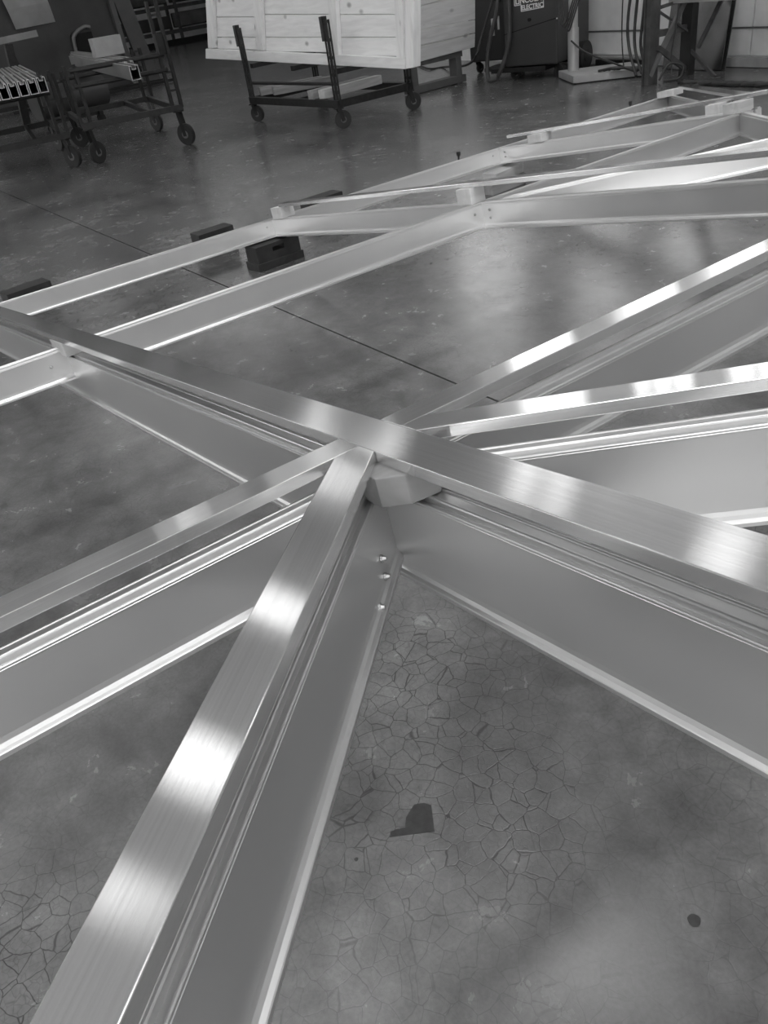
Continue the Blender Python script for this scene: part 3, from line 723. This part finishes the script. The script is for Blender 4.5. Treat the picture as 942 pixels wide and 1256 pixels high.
cablething('welding_cable', 'thick grey hose looping down the left side of the front welding machine', [W(-.38, -.05, 1.15), W(-.39, -.06, .8), W(-.50, -.07, .5), W(-.55, -.08, .3), W(-.55, -.10, .12), W(-.50, -.14, .04), W(-.40, -.12, .06)], 0.026, M_HOSE, 'hoses of the front welding machine')
cablething('welding_cable', 'thick grey hose hanging across the front corner of the welding machine', [W(-.24, -.05, 1.15), W(-.24, -.045, .8), W(-.25, -.045, .5), W(-.30, -.06, .3), W(-.36, -.10, .15), W(-.42, -.10, .05)], 0.026, M_HOSE, 'hoses of the front welding machine')
cablething('welding_cable', 'thin black cable running from the machine down to the floor behind the pine boards', [W(-.45, 0, .95), W(-.62, -.05, .55), W(-.78, -.1, .25), at((545, 84)) + Vector((0, 0, .02)), at((525, 86)) + Vector((0, 0, .02)), at((508, 78)) + Vector((0, 0, .02))], 0.014, M_CABLE, 'cables behind the crate')
w2 = thing('welding_machine', 'black welding machine standing behind the front one', 'welder', (-8.35, 8.0, 0), wr)
b = bmesh.new(); box(b, (0, 0.1, 0.62), (0.8, 0.6, 0.95), 0, 0.02); link('body', b, M_WELD2, w2)
b = bmesh.new(); box(b, (-0.02, -0.205, 0.9), (0.6, 0.01, 0.02)); link('panel_seam', b, M_GREYBOX, w2)
for x in (-0.33, 0.3): caster(w2, (x, -0.12, 0.15), 0.062, 1.3, 0.035)

# ------------------------------------------------------------------ pipe column on its plinth
pc = at((710, 96)); 
ph = thing('pipe_plinth', 'low pale timber platform at the foot of the pipe column', 'platform', (0, 0, 0))
p0 = at((703, 104)); p1 = at((685, 96.5)); p2 = at((797, 93)); p3 = p1 + (p2-p0)
o = link('deck', prism([(p.x, p.y) for p in (p0, p2, p3, p1)], 0.012, 0.085, 0.004), plain('plinth_timber', 0.36, 0.6, 0, 0.12, 5), ph)
link('runner', prism([(p.x+.03, p.y+.02) for p in (p0, p2, p3, p1)], 0.0, 0.012), M_DARKER, ph)
cx_, cy_ = -6.56, 7.42
co = thing('pipe_column', 'pale round steel column with a wider sleeve at its foot', 'column', (cx_, cy_, 0.086))
b = bmesh.new(); cyl(b, (0, 0, 0), (0, 0, 0.43), 0.062, seg=32); link('sleeve', b, M_POST, co, True)
b = bmesh.new(); cyl(b, (0, 0, 0.43), (0, 0, 2.6), 0.052, seg=32); link('pipe', b, M_POST, co, True)
lp_ = thing('looped_cable', 'dark cable looped several times round the pipe column', 'cable', (0, 0, 0))
for k in range(4):
    s = (k-1.5)*0.03
    b = bmesh.new(); tube(b, [(cx_-.13+s*.4, cy_-.10, .98), (cx_-.10+s, cy_-.10, .70), (cx_-.02+s, cy_-.11, .56-.02*k), (cx_+.06+s, cy_-.11, .62), (cx_+.13+s, cy_-.10, .78), (cx_+.24+.03*k, cy_-.10, 1.05)], 0.009); link('loop', b, M_CABLE, lp_, True)
bun = at((765, 78), 0.16)
cablething('hanging_cable', 'thin dark cable sweeping from the column down to the bundle on the platform', [(cx_+.05, cy_-.09, .40), (cx_+.25, cy_-.05, .27), (bun.x, bun.y, .13)], 0.010, M_CABLE)
cablething('hanging_cable', 'thin cable hanging straight down the wall to the bundle on the platform', [(bun.x-.10, bun.y+.1, 1.2), (bun.x-.12, bun.y+.1, .7), (bun.x-.10, bun.y+.08, .38), (bun.x, bun.y, .14)], 0.007, M_CABLE)
b = bmesh.new()
for k in range(5):
    a_ = k*1.25; tube(b, [(bun.x-.30+.05*k, bun.y-.06+.03*k, .10), (bun.x-.1, bun.y-.02*k, .125), (bun.x, bun.y, .12), (bun.x+.13, bun.y+.03*k-.05, .11), (bun.x+.25-.02*k, bun.y+.05*k-.1, .10)], 0.013)
tag(link('cable_bundle', b, M_CABLE, None, True), 'dark tangle of cables lying on the timber platform', 'cable')
b = bmesh.new(); box(b, (-6.5, wy(-6.5)-.12, .04), (0.9, 0.08, 0.07), WA, .01)
tag(link('dark_bar', b, M_CART), 'dark steel bar lying at the foot of the wall behind the column', 'bar')

# ------------------------------------------------------------------ work table / rack at the right
rk = thing('steel_rack', 'dark steel rack with diagonal braces and a pale top edge at the top right', 'rack', (-5.26, 7.15, 0))
def rb(p, z=None, y=None): return at(p) if z is None else at(p, z)
P1 = Vector((0, 0, 0)); P2 = Vector((0.08, 0.49, 0))
b = bmesh.new(); box(b, (0, 0, 0.6), (0.055, 0.12, 1.2)); box(b, (-.035, 0, 0.6), (0.012, 0.16, 1.2)); box(b, (.035, 0, 0.6), (0.012, 0.14, 1.2)); link('front_post', b, M_RACK, rk)
b = bmesh.new(); box(b, (P2.x, P2.y, 0.36), (0.12, 0.10, 0.72)); link('rear_post', b, M_BLACK, rk)
b = bmesh.new(); bar(b, (0, 0, .44), (P2.x, P2.y, .44), .04, .06); bar(b, (0, .02, .66), (P2.x, P2.y, .70), .03, .03); bar(b, (.02, .02, .66), (.1, .46, .40), .02, .02); link('end_rail', b, M_RACK, rk)
b = bmesh.new(); bar(b, (0.03, -.04, 0.08), (0.12, .42, 0.78), .03, .05); link('diagonal_brace', b, M_RACKL, rk)
b = bmesh.new(); bar(b, (P2.x+.02, P2.y-.04, .06), (P2.x-.02, P2.y-.45, .32), .03, .05); bar(b, (P2.x+.12, P2.y, .25), (P2.x+.32, P2.y+.05, .66), .03, .04); bar(b, (P2.x+.05, P2.y-.02, .23), (P2.x+.42, P2.y-.1, .0), .025, .03); link('diagonal_brace', b, M_RACK, rk)
tb0 = Vector((0.0, 0.30, 0.705)); tb1 = Vector((2.4, 0.30-.137*2.4, 0.705))
b = bmesh.new(); bar(b, tb0, tb1, 0.10, 0.055); bar(b, tb0+Vector((0, .3, 0)), tb1+Vector((0, .3, 0)), .1, .055); link('top_edge', b, plain('top_edge_paint', 0.26, 0.45), rk)
b = bmesh.new(); bar(b, tb0+Vector((0, .15, .03)), tb1+Vector((0, .15, .03)), .42, .012); link('top_plate', b, M_RACKL, rk)
b = bmesh.new(); box(b, (2.35, -.02+.15-.137*2.4+.15, .34), (.1, .1, .68)); link('end_post', b, M_BLACK, rk)
for k, (px_, lb) in enumerate(((783, 'leftmost'), (790, 'middle'), (797, 'rightmost'))):
    q = at((px_, 95), 0.0); q = Vector((-5.36-.05*(2-k), 7.10+.03*k, 0))
    cablething('hanging_cable', 'dark heavy cable hanging beside the front rack post, '+lb, [(q.x+.03, q.y, 1.2), (q.x-.06+.02*k, q.y, .62), (q.x-.03, q.y-.01, .35), (q.x+.06, q.y-.02, .14), (q.x+.10, q.y-.04, .09+.02*k)], 0.015, M_CABLE, 'cables beside the rack post')
cablething('hanging_cable', 'thin dark cable dangling between the two rack posts', [(-5.14, 7.40, .70), (-5.15, 7.38, .45), (-5.17, 7.36, .22), (-5.13, 7.34, .05)], 0.008, M_CABLE)
b = bmesh.new(); tube(b, [(-5.20, 7.22, .02), (-5.14, 7.30, .16), (-5.05, 7.40, .12), (-5.06, 7.36, .02), (-5.16, 7.24, .015)], 0.012); tag(link('cable_coil', b, M_CABLE, None, True), 'dark cable coil on the floor between the rack posts', 'cable')
# leaning sheets behind the rack
def leaning(name, p4, off, m, label):
    b = bmesh.new(); f = []; g = []
    n = Vector((.137, 1, 0)); 
    for k, p in enumerate(p4):
        d0 = n.dot(Vector((-4.57, 8.06, 0))) - off - (0.16 if k < 2 else 0.0)
        w = at(p, n=n, d=d0); w.z = max(w.z, 0.002)
        f.append(b.verts.new(w)); g.append(b.verts.new(w + Vector((.001, .008, 0))))
    b.faces.new(f); b.faces.new(g[::-1])
    for i in range(4): b.faces.new((f[i], f[(i+1) % 4], g[(i+1) % 4], g[i]))
    return tag(link(name, b, m), label, 'sheet', 'metal sheets leaning on the wall')
leaning('metal_sheet', [(812, 88), (884, 86), (899, -12), (826, -12)], .10, M_SHEET, 'scuffed metal sheet leaning on the wall behind the rack, front one')
leaning('metal_sheet', [(820, 86), (889, 85), (905, -14), (840, -14)], .055, plain('sheet_pale', 0.34, 0.16, .9, .2), 'brighter metal sheet showing at the right edge behind the scuffed one')
# braided hose on the floor
for s in (0, 1):
    pts = []
    for k in range(24):
        t_ = k/23; base = at((838+t_*170, 104.5+t_*4.5)); ph_ = k*1.3+s*PI
        pts.append((base.x+0.0, base.y+.022*math.sin(ph_), 0.016+.012*(1+math.cos(ph_))/2+.002))
    b = bmesh.new(); tube(b, pts, 0.021, 7); tag(link('floor_hose', b, M_CABLE, None, True), ('dark twisted hose on the floor at the top right, strand crossing in front first', 'dark twisted hose on the floor at the top right, strand crossing behind first')[s], 'hose', 'twisted hoses on the floor')
cablething('floor_hose', 'dark hose end curling on the floor left of the twisted hoses', [at((832, 102))+Vector((0, 0, .012)), at((842, 105))+Vector((0, 0, .012)), at((852, 106))+Vector((0, 0, .012)), at((866, 104.6))+Vector((0, 0, .012))], 0.010, M_CABLE)
for (px_, py_) in ((563, 193), (773, 130)):
    q = at((px_, py_+6)); b = bmesh.new(); cyl(b, (q.x, q.y, 0), (q.x, q.y, 0.07), 0.008, seg=8); cyl(b, (q.x, q.y, .05), (q.x, q.y, .08), 0.016, seg=8)
    tag(link('floor_pin', b, M_CABLE), 'small dark pin sticking up behind the outermost beam, '+('left one' if px_ < 700 else 'right one near the far corner'), 'pin')
